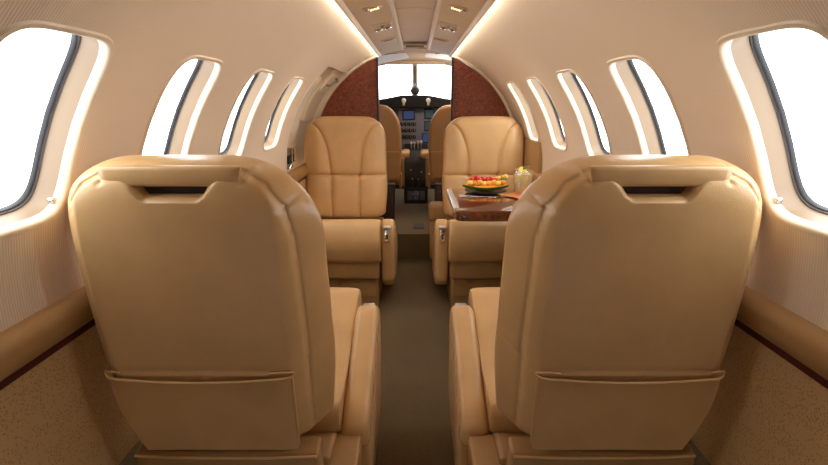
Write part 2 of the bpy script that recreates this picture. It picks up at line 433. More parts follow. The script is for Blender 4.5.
# ------------------------------------------------------------------ fittings in the service panels
def on_panel(x, y, drop=0):
    a = atan2(x, zc(x, R)-CZ)
    return Vector((x, y, zc(x, R-.006)-drop)), a
def reading_light(x, y, lab):
    p, a = on_panel(x, y)
    rt = empty('reading_light', p, lab, 'reading light', 'reading lights in the ceiling panels'); rt.rotation_euler = (0, a, 0)
    pr = rounded([(-.034, -.028), (.034, -.028), (.040, .028), (-.040, .028)], .012)
    bm = prism(pr, -.005, .0, bev=.002, axis=2, seg=2); link('bezel', bm, 'psu', rt)
    bm = prism([(a_*.8, b_*.72) for a_, b_ in pr], -.0058, -.0049, axis=2); link('recess', bm, 'greymetal', rt)
    link('lamp', lathe([(.0, -.009), (.010, -.0095), (.0165, -.008), (.019, -.0055)], 20, (.006 if x < 0 else -.006, 0, 0)), 'lamp', rt)
    link('lamp_rim', lathe([(.0185, -.0058), (.021, -.010), (.024, -.0058)], 20, (.006 if x < 0 else -.006, 0, 0)), 'chrome', rt)
    return rt
def air_vents(x, y, lab):
    p, a = on_panel(x, y)
    rt = empty('air_vent_pair', p, lab, 'air vent', 'air vents in the ceiling panels'); rt.rotation_euler = (0, a, 0)
    link('base_plate', prism(rounded([(-.044, -.028), (.044, -.028), (.044, .028), (-.044, .028)], .014), -.006, 0, bev=.002, axis=2, seg=2), 'ivory', rt)
    for dx in (-.020, .020):
        v = link('nozzle', lathe([(.020, -.005), (.0195, -.020), (.015, -.025), (.012, -.019), (.007, -.024), (0, -.026)], 20, (dx, 0, 0)), 'chrome', rt)
        link('nozzle_core', lathe([(.0115, -.0195), (.0115, -.0188), (0, -.0188)], 16, (dx, 0, 0)), 'rubber', v)
    return rt
def slot_panel(x, y, lab):
    p, a = on_panel(x, y)
    rt = empty('oxygen_mask_door', p, lab, 'ceiling hatch', 'hatches in the ceiling panels'); rt.rotation_euler = (0, a, 0)
    link('hatch', boxes(((0, 0, -.001), (.085, .11, .006), .002)), 'psu', rt)
    link('latch', boxes(((0, -.03, -.0045), (.05, .012, .004), .001)), 'greymetal', rt)
    return rt
reading_light(-.158, 1.98, 'lit round reading lamp in the left ceiling panel')
reading_light(.160, 1.98, 'lit round reading lamp in the right ceiling panel')
reading_light(-.158, .75, 'reading lamp in the left ceiling panel above the near seats')
reading_light(.160, .75, 'reading lamp in the right ceiling panel above the near seats')
air_vents(-.148, 2.40, 'pair of chrome air nozzles in the left ceiling panel')
air_vents(.152, 2.40, 'pair of chrome air nozzles in the right ceiling panel')
slot_panel(-.150, 3.0, 'flush hatch with a small catch at the front of the left ceiling panel')
slot_panel(.150, 3.0, 'flush hatch with a small catch at the front of the right ceiling panel')
rt = empty('ceiling_grille', (0, 3.48, zc(0, R+.004)), 'dark slotted grille at the front end of the middle ceiling strip', 'grille')
link('surround', boxes(((0, 0, -.004), (.15, .13, .010), .003)), 'ivory', rt)
link('grille', boxes(((0, -.01, -.010), (.118, .07, .006), .002)), 'black', rt)

# ------------------------------------------------------------------ front partitions
for side in (-1, 1):
    tx = math.acos(.256/.716)
    pr = arc_pts(side, .712, radians(-4), tx) + [(side*.256, .002), (side*.68, .002), (side*.70, .60)]
    rt = empty('partition', (0, YB, 0), 'dark red burl veneered partition %s' % ('on the left of the cockpit opening' if side < 0 else 'on the right of the cockpit opening'), 'partition', 'veneered front partitions')
    bm = prism(pr, .0, .05, axis=1); link('veneer_panel', bm, 'burl', rt, smooth=False)
    link('edge_post', prism(rounded([(side*.252, -.012), (side*.252, .056), (side*.266, .056), (side*.266, -.012)], .004), .002, CZ+.665, axis=2), 'burgundy_dark', rt)
    # cream rim that frames the partition
    r0, r1 = .714, R+.004; n = 40
    a = arc_pts(side, r0, radians(-8), tx+.03, n); b = arc_pts(side, R+.065, radians(-8), tx+.03, n)[::-1]
    struct(link('trim_%d' % (9 if side < 0 else 10), prism(a+b, YB-.035, YB+.05, axis=1), 'ivory'))
    cab = empty('low_cabinet', (side*.235, YB-.07, 0), 'low dark burgundy cabinet foot at the base of the %s partition' % ('left' if side < 0 else 'right'), 'cabinet')
    link('body', boxes(((-side*.02, .035, .235), (.13, .05, .53), .006)), 'burgundy_dark', cab)
    link('top', boxes(((-side*.02, .035, .507), (.14, .06, .014), .004)), 'black', cab)

# ------------------------------------------------------------------ entry door at the front left
D0, D1, DT = 2.84, 3.565, radians(50)
dr = bpy.data.objects.new('door_1', None); COL.objects.link(dr); dr['kind'] = 'structure'; dr.location = (-.73, 3.2, .7); offd = -Vector(dr.location)
def dpatch(y0, y1, t0, t1, r0, r1, name, m, parent, rr=.04, n=20):
    """a curved plate following the fuselage, between radii r0 and r1"""
    bm = bmesh.new()
    L = rounded([(y0, t0*R), (y1, t0*R), (y1, t1*R), (y0, t1*R)], rr, 6)
    out = []
    for i in range(len(L)):
        a, b = L[i], L[(i+1) % len(L)]; k = max(1, int(math.hypot(b[0]-a[0], b[1]-a[1])/.03))
        for j in range(k): out.append((a[0]+(b[0]-a[0])*j/k, a[1]+(b[1]-a[1])*j/k))
    c = ((y0+y1)/2, (t0+t1)*R/2); N = len(out)
    def ring(s, r): return [bm.verts.new(cyl(-1, c[0]+(p[0]-c[0])*s, (c[1]+(p[1]-c[1])*s)/R, r)+offd) for p in out]
    rs = [ring(1, r1), ring(1, r0+.002), ring(.985, r0)]+[ring(s, r0) for s in (.8, .6, .4, .2)]
    for A, B in zip(rs, rs[1:]):
        for k in range(N): bm.faces.new((A[k], A[(k+1) % N], B[(k+1) % N], B[k]))
    cc = bm.verts.new(cyl(-1, c[0], c[1]/R, r0)+offd)
    for k in range(N): bm.faces.new((rs[-1][k], rs[-1][(k+1) % N], cc))
    return link(name, bm, m, parent)
bm = bmesh.new(); plain(bm, -1, D0-.03, YB, TH0-.1, DT+.05, R+.052, 30, 4)
for v in bm.verts: v.co += offd
link('door_panel', bm, 'ivory', dr)
# reveal around the doorway
bm = bmesh.new(); P = []
for i in range(25): P.append((D0, TH0+(DT-TH0)*i/24))
for i in range(1, 13): P.append((D0+(D1-D0)*i/12, DT))
A = [bm.verts.new(cyl(-1, y, t, R-.003)+offd) for y, t in P]; A2 = [bm.verts.new(cyl(-1, y-(.012 if k < 25 else 0), t+(.016 if k >= 24 else 0), R-.003)+offd) for k, (y, t) in enumerate(P)]
B = [bm.verts.new(cyl(-1, y+(.01 if k < 25 else 0), t, R+.055)+offd) for k, (y, t) in enumerate(P)]
for i in range(len(P)-1): bm.faces.new((A[i], A[i+1], B[i+1], B[i])); bm.faces.new((A2[i], A2[i+1], A[i+1], A[i]))
link('door_frame', bm, 'cream', dr)
w = dpatch(2.90, 3.14, radians(11), radians(43), R+.022, R+.054, 'window_surround', 'ivory', dr, .07)
link_ = dpatch(2.935, 3.105, radians(14), radians(40), R+.016, R+.03, 'window_shade', 'shade', w, .06)
f = dpatch(3.20, 3.54, radians(20), radians(49), R+.018, R+.054, 'handle_housing', 'ivory', dr, .04)
h = dpatch(3.25, 3.48, radians(36), radians(47), R+.006, R+.02, 'handle_plate', 'cream', f, .03)
bm = bmesh.new(); tube(bm, [cyl(-1, 3.30, radians(40), R+.012)+offd, cyl(-1, 3.30, radians(41), R-.014)+offd, cyl(-1, 3.43, radians(45), R-.014)+offd, cyl(-1, 3.43, radians(45), R+.010)+offd], .007); link('handle', bm, 'greymetal', f)
hg = dpatch(2.90, 3.05, radians(-1), radians(8), R+.012, R+.05, 'latch_block', 'greymetal', dr, .02)
bm = bmesh.new()
tube(bm, [cyl(-1, 2.93, radians(9), R+.0)+offd, cyl(-1, 2.95, radians(2), R-.006)+offd, cyl(-1, 2.93, radians(-1), R+.01)+offd], .008)
tube(bm, [cyl(-1, 3.02, radians(9), R+.0)+offd, cyl(-1, 3.02, radians(2), R-.006)+offd], .008)
link('latch_lever', bm, 'chrome', hg)
bm = boxes(*[((cyl(-1, 2.92+.05*k, radians(3.5), R+.008)+offd), (.012, .022, .05), .003) for k in range(3)]); link('latch_slot', bm, 'black', hg)

# tan side ledge cabinet at the front right, under the last window
sl = empty('side_cabinet', (.64, 3.22, 0), 'tan leather covered side cabinet between the right front seat and the wall', 'cabinet')
link('body', boxes(((.082, -.05, .43), (.03, .60, .86), .006)), 'leather_dark', sl)
link('top', boxes(((.080, -.05, .715), (.022, .60, .02), .006)), 'leather', sl)

# ------------------------------------------------------------------ cockpit
bm = bmesh.new(); YN = 5.62; pz = (Vector((0, 4.80, CZ+.725)), Vector((0, 5.56, CZ+.35)))
for s in (-1, 1): plain(bm, s, YB+.05, YN, radians(-62), radians(90), R, 40, 24)
for v in bm.verts:
    a = atan2(v.co.z-CZ, abs(v.co.x)); ca, sa = cos(a), sin(a); k = (abs(ca/.80)**2.7+abs(sa/R)**2.7)**(-1/2.7)
    if sa > 0: v.co.x = math.copysign(k*ca, v.co.x); v.co.z = CZ+k*sa
    else: v.co.x *= .80/R
bmesh.ops.remove_doubles(bm, verts=bm.verts[:], dist=.0005)
wd = (pz[1]-pz[0]); nrm = Vector((0, -wd.z, wd.y)).normalized()
bmesh.ops.bisect_plane(bm, geom=bm.verts[:]+bm.edges[:]+bm.faces[:], plane_co=pz[0], plane_no=nrm, clear_outer=True)
struct(link('wall_cockpit', bm, 'headliner'))
struct(link('wall_front', boxes(((0, YN+.01, .55), (1.5, .03, 1.12))), 'darkgrey', smooth=False))
# windscreen: frame, centre post, two panes in the sloping plane
def wp(x, t, o=0): return pz[0]+wd*t+Vector((x, 0, 0))+nrm*o
wr = bpy.data.objects.new('window_%d' % idx, None); COL.objects.link(wr); wr['kind'] = 'structure'; wr.location = (0, 5.2, CZ+.5); ow = -Vector(wr.location)
def wedge(x, t): p = wp(x, t); return min(abs(x), sqrt(max(0, R*R-(p.z-CZ)**2)))
for s in (-1, 1):
    L = []
    N = 14
    e = [(s*.80*(max(.0, 1-(abs(wp(0, k/N*1.1).z-CZ)/R)**2.7))**(1/2.7), k/N*1.1) for k in range(N+1)]
    inner = [(s*.022, 1.1), (s*.022, 0)]
    bm = bmesh.new(); vs = [bm.verts.new(wp(x, t, .006)+ow) for x, t in e+inner]; bm.faces.new(vs); link('pane', bm, 'pane', wr)
    bm = bmesh.new(); tube(bm, [wp(x, t)+ow for x, t in e]+[wp(s*.02, 1.1)+ow], .010); link('window_frame', bm, 'headliner', wr)
link('centre_post', tubes([wp(0, -.04, -.01)+ow, wp(0, 1.12, -.01)+ow], .030, seg=10), 'ivory', wr)
link('centre_seal', tubes([wp(0, .0, -.036)+ow, wp(0, .72, -.036)+ow], .007, seg=8), 'black', wr)
link('header', boxes((Vector((0, 4.78, CZ+.722))+ow, (.56, .10, .035), .01)), 'headliner', wr)
cp = empty('compass', (0, 5.03, 1.19), 'small round black compass on the post between the windscreen panes', 'compass')
b = lathe([(0, -.03), (.034, -.028), (.044, -.015), (.044, .02), (.03, .035), (0, .036)], 20); bmesh.ops.rotate(b, verts=b.verts[:], cent=(0, 0, 0), matrix=Matrix.Rotation(radians(90), 3, 'X')); link('housing', b, 'black', cp)
b = lathe([(0, .031), (.025, .030), (.027, .026)], 20); bmesh.ops.rotate(b, verts=b.verts[:], cent=(0, 0, 0), matrix=Matrix.Rotation(radians(90), 3, 'X')); link('dial', b, 'darkgrey', cp)
link('bracket', tubes([(0, .0, .03), (0, .06, .12)], .008), 'black', cp)
# sun visors under the cockpit ceiling
vm = bpy.data.materials.new('translucent_visor'); vm.use_nodes = True; nt = vm.node_tree; nt.nodes.clear()
o_ = nt.nodes.new('ShaderNodeOutputMaterial'); mx = nt.nodes.new('ShaderNodeMixShader'); mx.inputs[0].default_value = .8
d_ = nt.nodes.new('ShaderNodeBsdfDiffuse'); d_.inputs[0].default_value = srgb(228, 236, 250); t_ = nt.nodes.new('ShaderNodeBsdfTranslucent'); t_.inputs[0].default_value = srgb(245, 249, 255)
nt.links.new(d_.outputs[0], mx.inputs[1]); nt.links.new(t_.outputs[0], mx.inputs[2]); nt.links.new(mx.outputs[0], o_.inputs[0])
M['translucent'] = vm
P_ = radians(14.6)
def at_y(px, py, Y):
    u = (px-413)/500; v = (232.5-py)/500; y = cos(P_)+v*sin(P_); z = -sin(P_)+v*cos(P_); return (u*Y/y, Y, EYE+z*Y/y)
for s, q in ((-1, [at_y(376, 57, 3.98), at_y(403, 52.3, 3.98), at_y(407, 58, 4.0), at_y(376, 64, 4.0)]), (1, [at_y(424.5, 52.3, 3.98), at_y(455, 56, 3.98), at_y(455, 60.5, 4.0), at_y(423, 57, 4.0)])):
    rt = empty('sun_visor', q[0], 'pale translucent sun visor under the cockpit ceiling, %s of the two' % ('left' if s < 0 else 'right'), 'sun visor', 'cockpit sun visors')
    bm = bmesh.new(); o0 = Vector(q[0]); A = [bm.verts.new(Vector(p)-o0) for p in q]; B = [bm.verts.new(Vector(p)-o0+Vector((0, .002, .006))) for p in q]
    bm.faces.new(A); bm.faces.new(B[::-1])
    for i in range(4): bm.faces.new((A[i], A[(i+1) % 4], B[(i+1) % 4], B[i]))
    link('visor_blade', bm, 'translucent', rt, smooth=False)
    pa = (Vector(q[0])+Vector(q[1]))/2-o0
    link('hinge', tubes([pa+Vector((-.05, -.004, .004)), pa+Vector((.05, -.004, .014))], .005), 'greymetal', rt)
    link('hinge_arm', tubes([pa+Vector((0, 0, .004)), pa+Vector((0, 0, .03))], .004), 'greymetal', rt)
# instrument panel and glareshield
ip = empty('instrument_panel', (0, 5.0, .65), 'grey cockpit instrument panel with dials and lit screens', 'instrument panel')
link('fascia', boxes(((0, .05, .18), (1.24, .10, .40), .01)), 'panel', ip)
def screen(name, px0, py0, px1, py1, m, bez='black'):
    def w(px, py):
        u = (px-414)/500; v = (232.5-py)/500; y = cos(P_)+v*sin(P_); z = -sin(P_)+v*cos(P_); t = 5.0/y; return u*t, z*t+EYE-.65
    x0, z1 = w(px0, py0); x1, z0 = w(px1, py1)
    o = link(name, boxes((((x0+x1)/2, -.004, (z0+z1)/2), (abs(x1-x0), .012, abs(z1-z0)), .004)), bez, ip)
    link('screen', boxes((((x0+x1)/2, -.011, (z0+z1)/2), (abs(x1-x0)*.82, .004, abs(z1-z0)*.80))), m, o, smooth=False)
    return o
screen('display', 401.5, 110, 414, 120, 'scr_blue'); screen('display', 423.5, 109, 433.5, 119, 'scr_teal')
screen('display', 423.5, 121, 433.5, 131, 'scr_teal'); screen('display', 421, 133, 431, 143, 'scr_blue')
screen('display', 386, 110, 397, 120, 'scr_dark'); screen('display', 436, 110, 446, 120, 'scr_dark')
for r in range(3):
    for c in range(4):
        x = -.128+c*.040; z = .225-r*.062
        g = lathe([(0, .004), (.015, .004), (.018, .012), (.019, 0)], 16); bmesh.ops.rotate(g, verts=g.verts[:], cent=(0, 0, 0), matrix=Matrix.Rotation(radians(90), 3, 'X'))
        bmesh.ops.translate(g, verts=g.verts[:], vec=(x, -.001, z)); go = link('dial', g, 'black', ip)
        link('needle', boxes(((x+.003, -.008, z+.004), (.003, .004, .016))), 'white_knob', go, smooth=False)
for k in range(10): link('knob', boxes(((-.10+.025*k, -.008, .025), (.010, .014, .010), .003)), 'white_knob' if k % 3 == 0 else 'black', ip)
gs = empty('glareshield', (0, 4.98, 1.04), 'black padded glareshield below the windscreen', 'glareshield')
pr = rounded([(-.66, -.01), (-.66, .055), (-.30, .070), (-.12, .105), (.12, .105), (.30, .070), (.66, .055), (.66, -.01)], .05)
link('hood', prism(pr, -.12, .50, bev=.012, axis=1), 'black_soft', gs)
for x in (-.105, .125):
    b = lathe([(0, .0), (.020, .0), (.022, .02), (.014, .03), (0, .03)], 16); bmesh.ops.rotate(b, verts=b.verts[:], cent=(0, 0, 0), matrix=Matrix.Rotation(radians(90), 3, 'X')); bmesh.ops.translate(b, verts=b.verts[:], vec=(x, -.115, .055))
    link('warning_lamp', b, 'white_knob', gs)
    link('lamp_stem', boxes(((x, -.128, .028), (.022, .014, .036), .003)), 'satin', gs)
# centre pedestal
pe = empty('centre_pedestal', (.01, 4.80, .13), 'dark centre pedestal with silver throttle levers between the crew seats', 'pedestal')
link('body', prism(rounded([(-.05, 0), (-.03, .40), (.02, .50), (.185, .56), (.185, 0)], .02), -.115, .115, bev=.01), 'darkgrey', pe)
for x in (-.06, 0, .06):
    for j, z in enumerate((.08, .20, .31)):
        link('radio_panel', boxes(((x, -.05+.012*j, z), (.05, .012, .085), .003)), 'black' if (j+int(x*100)) % 2 else 'panel', pe)
for i, (x, z) in enumerate(((-.03, .10), (.02, .10), (-.035, .245), (.02, .24), (.05, .31), (-.05, .33))):
    link('knob', boxes(((x, -.062, z), (.012, .014, .012), .004)), 'satin', pe)
for x in (-.045, -.015, .020, .05):
    l = link('throttle_lever', tubes([(x, .08, .50), (x, .05, .565+.01*(x > 0))], .006), 'satin', pe)
    link('lever_knob', boxes(((x, .045, .575+.01*(x > 0)), (.024, .022, .022), .006)), 'satin' if abs(x) < .03 else 'white_knob', l)

# ------------------------------------------------------------------ the leather seats
REC = radians(6)
SB_Y, SB_Z, SB_L = -.252, .330, .652      # rear face foot, height, length of the back
def slab_back(BR=.17):
    """the backrest body: a rounded slab, flat and narrower behind, seams and grab recess pressed in"""
    HWD = .250; TB, TF = .085, .055
    NA, NV = 140, 170
    top_a0, bot_a0 = .40, .45
    def outline_top(a):
        near = BR > .1
        a0 = (.32 if a > 0 else .45) if near else .52
        q = max(0, (abs(a)-a0)/(1-a0)); return SB_L-((.155 if a > 0 else .12) if near else .115)*(1-sqrt(max(0, 1-q**2.1)))-.006*(a*a)
    def outline_bot(a):
        q = max(0, (abs(a)-bot_a0)/(1-bot_a0)); return (BR if a < 0 else min(BR, .06))*(1-sqrt(max(0, 1-q**2.2)))
    def wide(s):
        u = s/SB_L; return HWD*(.93+.07*sstep(u/.35))*(1-.05*sstep((u-.72)/.28))
    # seams on the rear face, x to the aisle
    panel = [(-.180, .02), (-.206, .26), (-.204, .500), (-.190, .572), (-.158, .612), (-.118, .633), (-.092, .632), (-.074, .617), (-.059, .596), (-.046, .587),
             (.046, .587), (.059, .596), (.074, .617), (.092, .632), (.118, .631), (.158, .608), (.188, .565), (.201, .500), (.208, .26), (.204, .02)]
    slotp = [(-.064, .613), (-.050, .592), (.050, .592), (.064, .613)]
    rear_seams = [([(.210, .23), (.27, .27)], .004), ([(-.206, .23), (-.26, .27)], .003), ([(-.206, .218), (.208, .218)], .002),
                  ([(.124, .620), (.150, .69)], .007), ([(-.124, .620), (-.150, .69)], .007), ([(.188, .565), (.250, .600)], .006), ([(-.188, .565), (-.25, .60)], .006)]
    # seams on the front face
    c1 = [tuple(p)[:2] for p in spline([(-.205, .610, 0), (-.155, .565, 0), (-.118, .485, 0), (-.100, .40, 0), (-.092, .285, 0)], 8)]
    front = [c1, [(-x, s) for x, s in c1], [(-.30, .285), (.30, .285)], [(-.086, .285), (-.084, -.1)], [(.086, .285), (.084, -.1)]]
    bm = bmesh.new()
    def shape(u): s = 1 if u >= 0 else -1; u = abs(u); return s*(1-(1-u)**1.55)
    def pos(i, j, front_side):
        a = shape(-1+2*i/NA); v = shape(-1+2*j/NV)
        s0, s1 = outline_bot(a), outline_top(a); s = s0+(s1-s0)*(v+1)/2
        f = (max(0, 1-abs(a)**4.6))**(1/3.2) * (max(0, 1-abs(v)**(14)))**(1/2.6)
        x = a*wide(s)*(1-(.11 if BR > .1 else 0)*max(0, 1-s/.40)**1.4 if a < 0 else 1+.05*max(0, 1-s/.45))
        if front_side:
            t = TF*f
            t += .018*exp(-((s-.10)/.14)**2)*f - .012*exp(-((s-.38)/.13)**2)*f*0 + .012*f*exp(-((abs(x)-.17)/.05)**2)
            for pl in front:
                d = pldist((x, s), pl)
                if d < .05: t -= .010*exp(-(d/.007)**2)*f + .006*exp(-(d/.022)**2)*f
            return x, s, t
        q = max(0, (abs(a)-.74)/.26)
        f = (1-q**1.35)**.8*(max(0, 1-abs(v)**14))**(1/2.6) if q < 1 else 0
        x *= 1-.05*f
        t = -TB*f
        xs = (x, s)
        if abs(x) < .25:
            d = sdf(xs, panel)
            t -= .009*f*sstep((.005-d)/.008)
            t += .006*exp(-((d-.005)/.0032)**2)*f
            ds = sdf(xs, slotp)
            if ds < .02: t += .034*sstep((.003-ds)/.008)
            # rounded lips that lead into the recess
            if d > 0 and abs(x) < .115 and s > .60: t -= .002*sstep(d/.012)
        for pl, dep in rear_seams:
            d = pldist(xs, pl)
            if d < .03: t += dep*exp(-(d/.005)**2)
        return x, s, t
    def place(x, s, t):
        # hollow of the back: slightly curved side to side
        y = SB_Y + .080 - s*sin(REC) + t*cos(REC) - (.0 if t > 0 else 0)
        z = SB_Z + s*cos(REC) + t*sin(REC)
        return Vector((x, y, z))
    F = [[bm.verts.new(place(*pos(i, j, True))) for i in range(NA+1)] for j in range(NV+1)]
    B = [[None]*(NA+1) for _ in range(NV+1)]
    for j in range(NV+1):
        for i in range(NA+1):
            B[j][i] = F[j][i] if (i in (0, NA) or j in (0, NV)) else bm.verts.new(place(*pos(i, j, False)))
    for j in range(NV):
        for i in range(NA):
            for G in (F, B):
                q = [G[j][i], G[j][i+1], G[j+1][i+1], G[j+1][i]]
                try: bm.faces.new(q)
                except ValueError: pass
    return bm, place, TB
def rear_pt(place, TB, x, s, off=0):
    a = min(1, abs(x)/.238); q = max(0, (a-.74)/.26); f = (1-q**1.35)**.8 if q < 1 else 0
    return place(x, s, -TB*f-.009-off)

def loft_cushion(prof, hw, n=3.6, nx=40, squash=.18, x0=0, seams=()):
    """seat cushion: side profile carried across with softly rounded flanks"""
    bm = bmesh.new(); cy = sum(p[0] for p in prof)/len(prof); cz = sum(p[1] for p in prof)/len(prof); rows = []
    for i in range(nx+1):
        u = -1+2*i/nx; a = (1-(1-abs(u))**1.6)*(1 if u >= 0 else -1)
        f = (max(0, 1-abs(a)**(n*2.2)))**(1/n); k = 1-squash*(1-f)
        row = []
        for y, z in prof:
            dz = -.006*exp(-((abs(a)-.93)/.04)**2)
            zz = cz+(z-cz)*k
            for sx in seams: zz -= .006*exp(-((a*hw-sx)/.008)**2) if z > cz else 0
            row.append(bm.verts.new((x0+a*hw, cy+(y-cy)*(1-(1-k)*.5), zz)))
        rows.append(row)
    m = len(prof)
    for A, B in zip(rows, rows[1:]):
        for k in range(m): bm.faces.new((A[k], A[(k+1) % m], B[(k+1) % m], B[k]))
    bm.faces.new(rows[0]); bm.faces.new(rows[-1][::-1]); return bm

def make_seat(label, BR=.17):
    root = empty('cabin_seat', (0, 0, 0), label, 'seat', 'tan leather cabin seats')
    bm, place, TB = slab_back(BR); back = link('backrest', bm, 'leather', root)
    bm = bmesh.new(); pts = [(-.052, .593), (.052, .593), (.062, .613), (-.062, .613)]
    A = [bm.verts.new(place(x, s, -TB+.0235)) for x, s in pts]; B = [bm.verts.new(place(x, s, -TB+.034)) for x, s in pts]
    bm.faces.new(A); bm.faces.new(B[::-1])
    for i in range(4): bm.faces.new((A[i], A[(i+1) % 4], B[(i+1) % 4], B[i]))
    link('recess_shade', bm, 'slot', back, smooth=False)  # dark insert added in place of the shade within the slot
    # headrest cap: a soft leather roll closing the top of the recess
    bm = bmesh.new(); NX, NT = 40, 14; rows = []
    for i in range(NX+1):
        x = -.122+.244*i/NX; e = (max(0, 1-abs(x/.1235)**14))**(1/3)
        row = []
        for k in range(NT):
            a = 2*pi*k/NT; ca, sa = cos(a), sin(a); s = .630+.019*math.copysign(abs(sa)**.6, sa)*(.85+.15*e); t = -TB+.013-.011*math.copysign(abs(ca)**.6, ca)*e; x = (-.122+.244*i/NX)*(1+1.6*(s-.630))
            row.append(bm.verts.new(place(x, s, t)))
        rows.append(row)
    for A, B in zip(rows, rows[1:]):
        for k in range(NT): bm.faces.new((A[k], A[(k+1) % NT], B[(k+1) % NT], B[k]))
    bm.faces.new(rows[0]); bm.faces.new(rows[-1][::-1])
    link('headrest_cap', bm, 'leather', back)
    # magazine pocket with gathered piping
    bm = bmesh.new(); NX, NS = 44, 18
    x0, x1 = -.190, .182; s0, s1 = .012, .205
    def pk(i, j, off): 
        x = x0+(x1-x0)*i/NX; s = s0+(s1-s0)*j/NS
        sag = .006*sin(pi*i/NX)*(j/NS); bulge = .010*sin(pi*i/NX)**.6*(j/NS)**1.2 
        x += .050*(1-j/NS)**1.6*(1 if x < 0 else 0)*(i < NX/2)*(1-2*i/NX)
        return rear_pt(place, TB, x, s-sag, .0035+bulge+off)
    G = [[bm.verts.new(pk(i, j, 0)) for i in range(NX+1)] for j in range(NS+1)]
    H = [[bm.verts.new(pk(i, j, -.0032)) for i in range(NX+1)] for j in range(NS+1)]
    for j in range(NS):
        for i in range(NX):
            bm.faces.new((G[j][i], G[j][i+1], G[j+1][i+1], G[j+1][i])); bm.faces.new((H[j][i], H[j+1][i], H[j+1][i+1], H[j][i+1]))
    for i in range(NX): bm.faces.new((G[NS][i], G[NS][i+1], H[NS][i+1], H[NS][i])); bm.faces.new((G[0][i], H[0][i], H[0][i+1], G[0][i+1]))
    for j in range(NS): bm.faces.new((G[j][0], G[j+1][0], H[j+1][0], H[j][0])); bm.faces.new((G[j][NX], H[j][NX], H[j+1][NX], G[j+1][NX]))
    pocket = link('seat_pocket', bm, 'leather', root)
    pts = []
    for x, ds, o in [(-.160, .014, .004), (-.185, .014, .005), (-.194, .009, .006), (-.186, .003, .009), (-.17, .002, .011)]: pts.append(rear_pt(place, TB, x, s1+ds-.002, o))
    for k in range(21):
        x = -.15+.29*k/20; pts.append(rear_pt(place, TB, x, s1-.006*sin(pi*(x-x0)/(x1-x0)), .006+.010*sin(pi*(x-x0)/(x1-x0))**.6))
    for x, ds, o in [(.160, .001, .010), (.182, .003, .007), (.188, .009, .005), (.178, .014, .004), (.140, .011, .003)]: pts.append(rear_pt(place, TB, x, s1+ds-.002, o))
    link('piping', tubes(spline(pts, 4), .0024, seg=6), 'leather', pocket)
    link('pocket_edge', tubes([rear_pt(place, TB, x1+.002, s1-.004-k*.020, .004) for k in range(10)], .0028, seg=6), 'leather', pocket)
    # seat cushion: rolled over at the front
    pr = rounded([(-.12, .25), (-.12, .335), (.10, .350), (.31, .430), (.440, .470), (.488, .34), (.445, .215), (.36, .205)], [.02, .03, .10, .12, .095, .10, .04, .02], 14)
    cu = link('seat_cushion', loft_cushion(pr, .247, x0=.0, squash=.10), 'leather', root)
    pr = rounded([(-.22, .12), (-.22, .27), (.425, .24), (.425, .12)], [.01, .01, .02, .015], 4)
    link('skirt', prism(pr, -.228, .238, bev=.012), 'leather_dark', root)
    # rear apron under the back
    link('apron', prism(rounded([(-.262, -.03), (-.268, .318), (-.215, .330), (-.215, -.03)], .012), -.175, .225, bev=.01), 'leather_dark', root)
    link('apron_piping', tubes([(-.17, -.2705, .316), (-.1, -.271, .312), (0, -.2715, .3105), (.12, -.2715, .3105), (.22, -.2705, .314)], .003, seg=6), 'leather', root)
    # pedestal with two small drawers
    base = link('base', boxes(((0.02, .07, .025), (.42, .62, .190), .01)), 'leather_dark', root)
    for x, w in ((-.08, .19), (.125, .19)):
        d = link('drawer', boxes(((x, .382, .058), (w, .012, .108), .005)), 'leather_dark', base)
        link('drawer_catch', boxes(((x+.0, .390, .09), (.022, .006, .012), .002)), 'greymetal', d)
    # inboard arm rest
    pr = rounded([(-.100, .0), (-.118, .255), (-.06, .295), (.29, .436), (.362, .415), (.385, .33), (.365, .09), (.32, .045), (-.08, .0)], [.02, .030, .1, .08, .05, .06, .05, .03, .02], 6)
    arm = link('armrest', prism(pr, .246, .318, bev=.020, seg=5), 'leather', root)
    sm = [(.318-.0, y, z) for y, z in ((-.300, .325), (-.20, .345), (0, .378), (.18, .408), (.26, .395), (.288, .33))]
    link('armrest_piping', tubes(spline([(.253, -.1165, .225), (.27, -.120, .225), (.300, -.120, .225), (.3165, -.108, .228), (.3185, -.04, .260), (.3185, .12, .325), (.3185, .27, .375), (.3185, .34, .366)], 5), .002, seg=6), 'leather_dark', arm)
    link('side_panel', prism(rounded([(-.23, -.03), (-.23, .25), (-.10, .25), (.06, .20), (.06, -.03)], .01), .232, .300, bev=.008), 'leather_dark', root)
    lt = link('armrest_latch', boxes(((.280, .382, .358), (.028, .014, .066), .004)), 'chrome', root)
    for v in lt.data.vertices: v.co.y -= (v.co.z-.358)*.30
    link('latch_slot', boxes(((.280, .391, .350), (.011, .006, .034), .001)), 'black', lt)
    link('latch_button', boxes(((.280, .372, .402), (.040, .030, .016), .005)), 'satin', lt)
    return root
near_l = make_seat('tan leather seat seen from behind, left of the aisle and nearest')
near_l.location = (-.449, 1.225, 0); near_l.scale.x = 1.04
near_r = copy_tree(near_l); near_r.location = (.449, 1.225, 0); near_r.scale.x = -1.04
near_r['label'] = 'tan leather seat seen from behind, right of the aisle and nearest'
far_l = make_seat('tan leather seat', .05); far_l.location = (-.449, 3.06, 0); far_l.scale.z = 1.015; far_l.rotation_euler.z = pi; far_l.scale.x = -1.05
far_l['label'] = 'tan leather seat facing the camera, before the left burl partition'
far_r = copy_tree(far_l); far_r.scale.x = 1; far_r.location = (.444, 3.06, 0); far_r.rotation_euler.z = pi; far_r.scale.x = 1.04
far_r['label'] = 'tan leather seat facing the camera behind the table with the fruit'

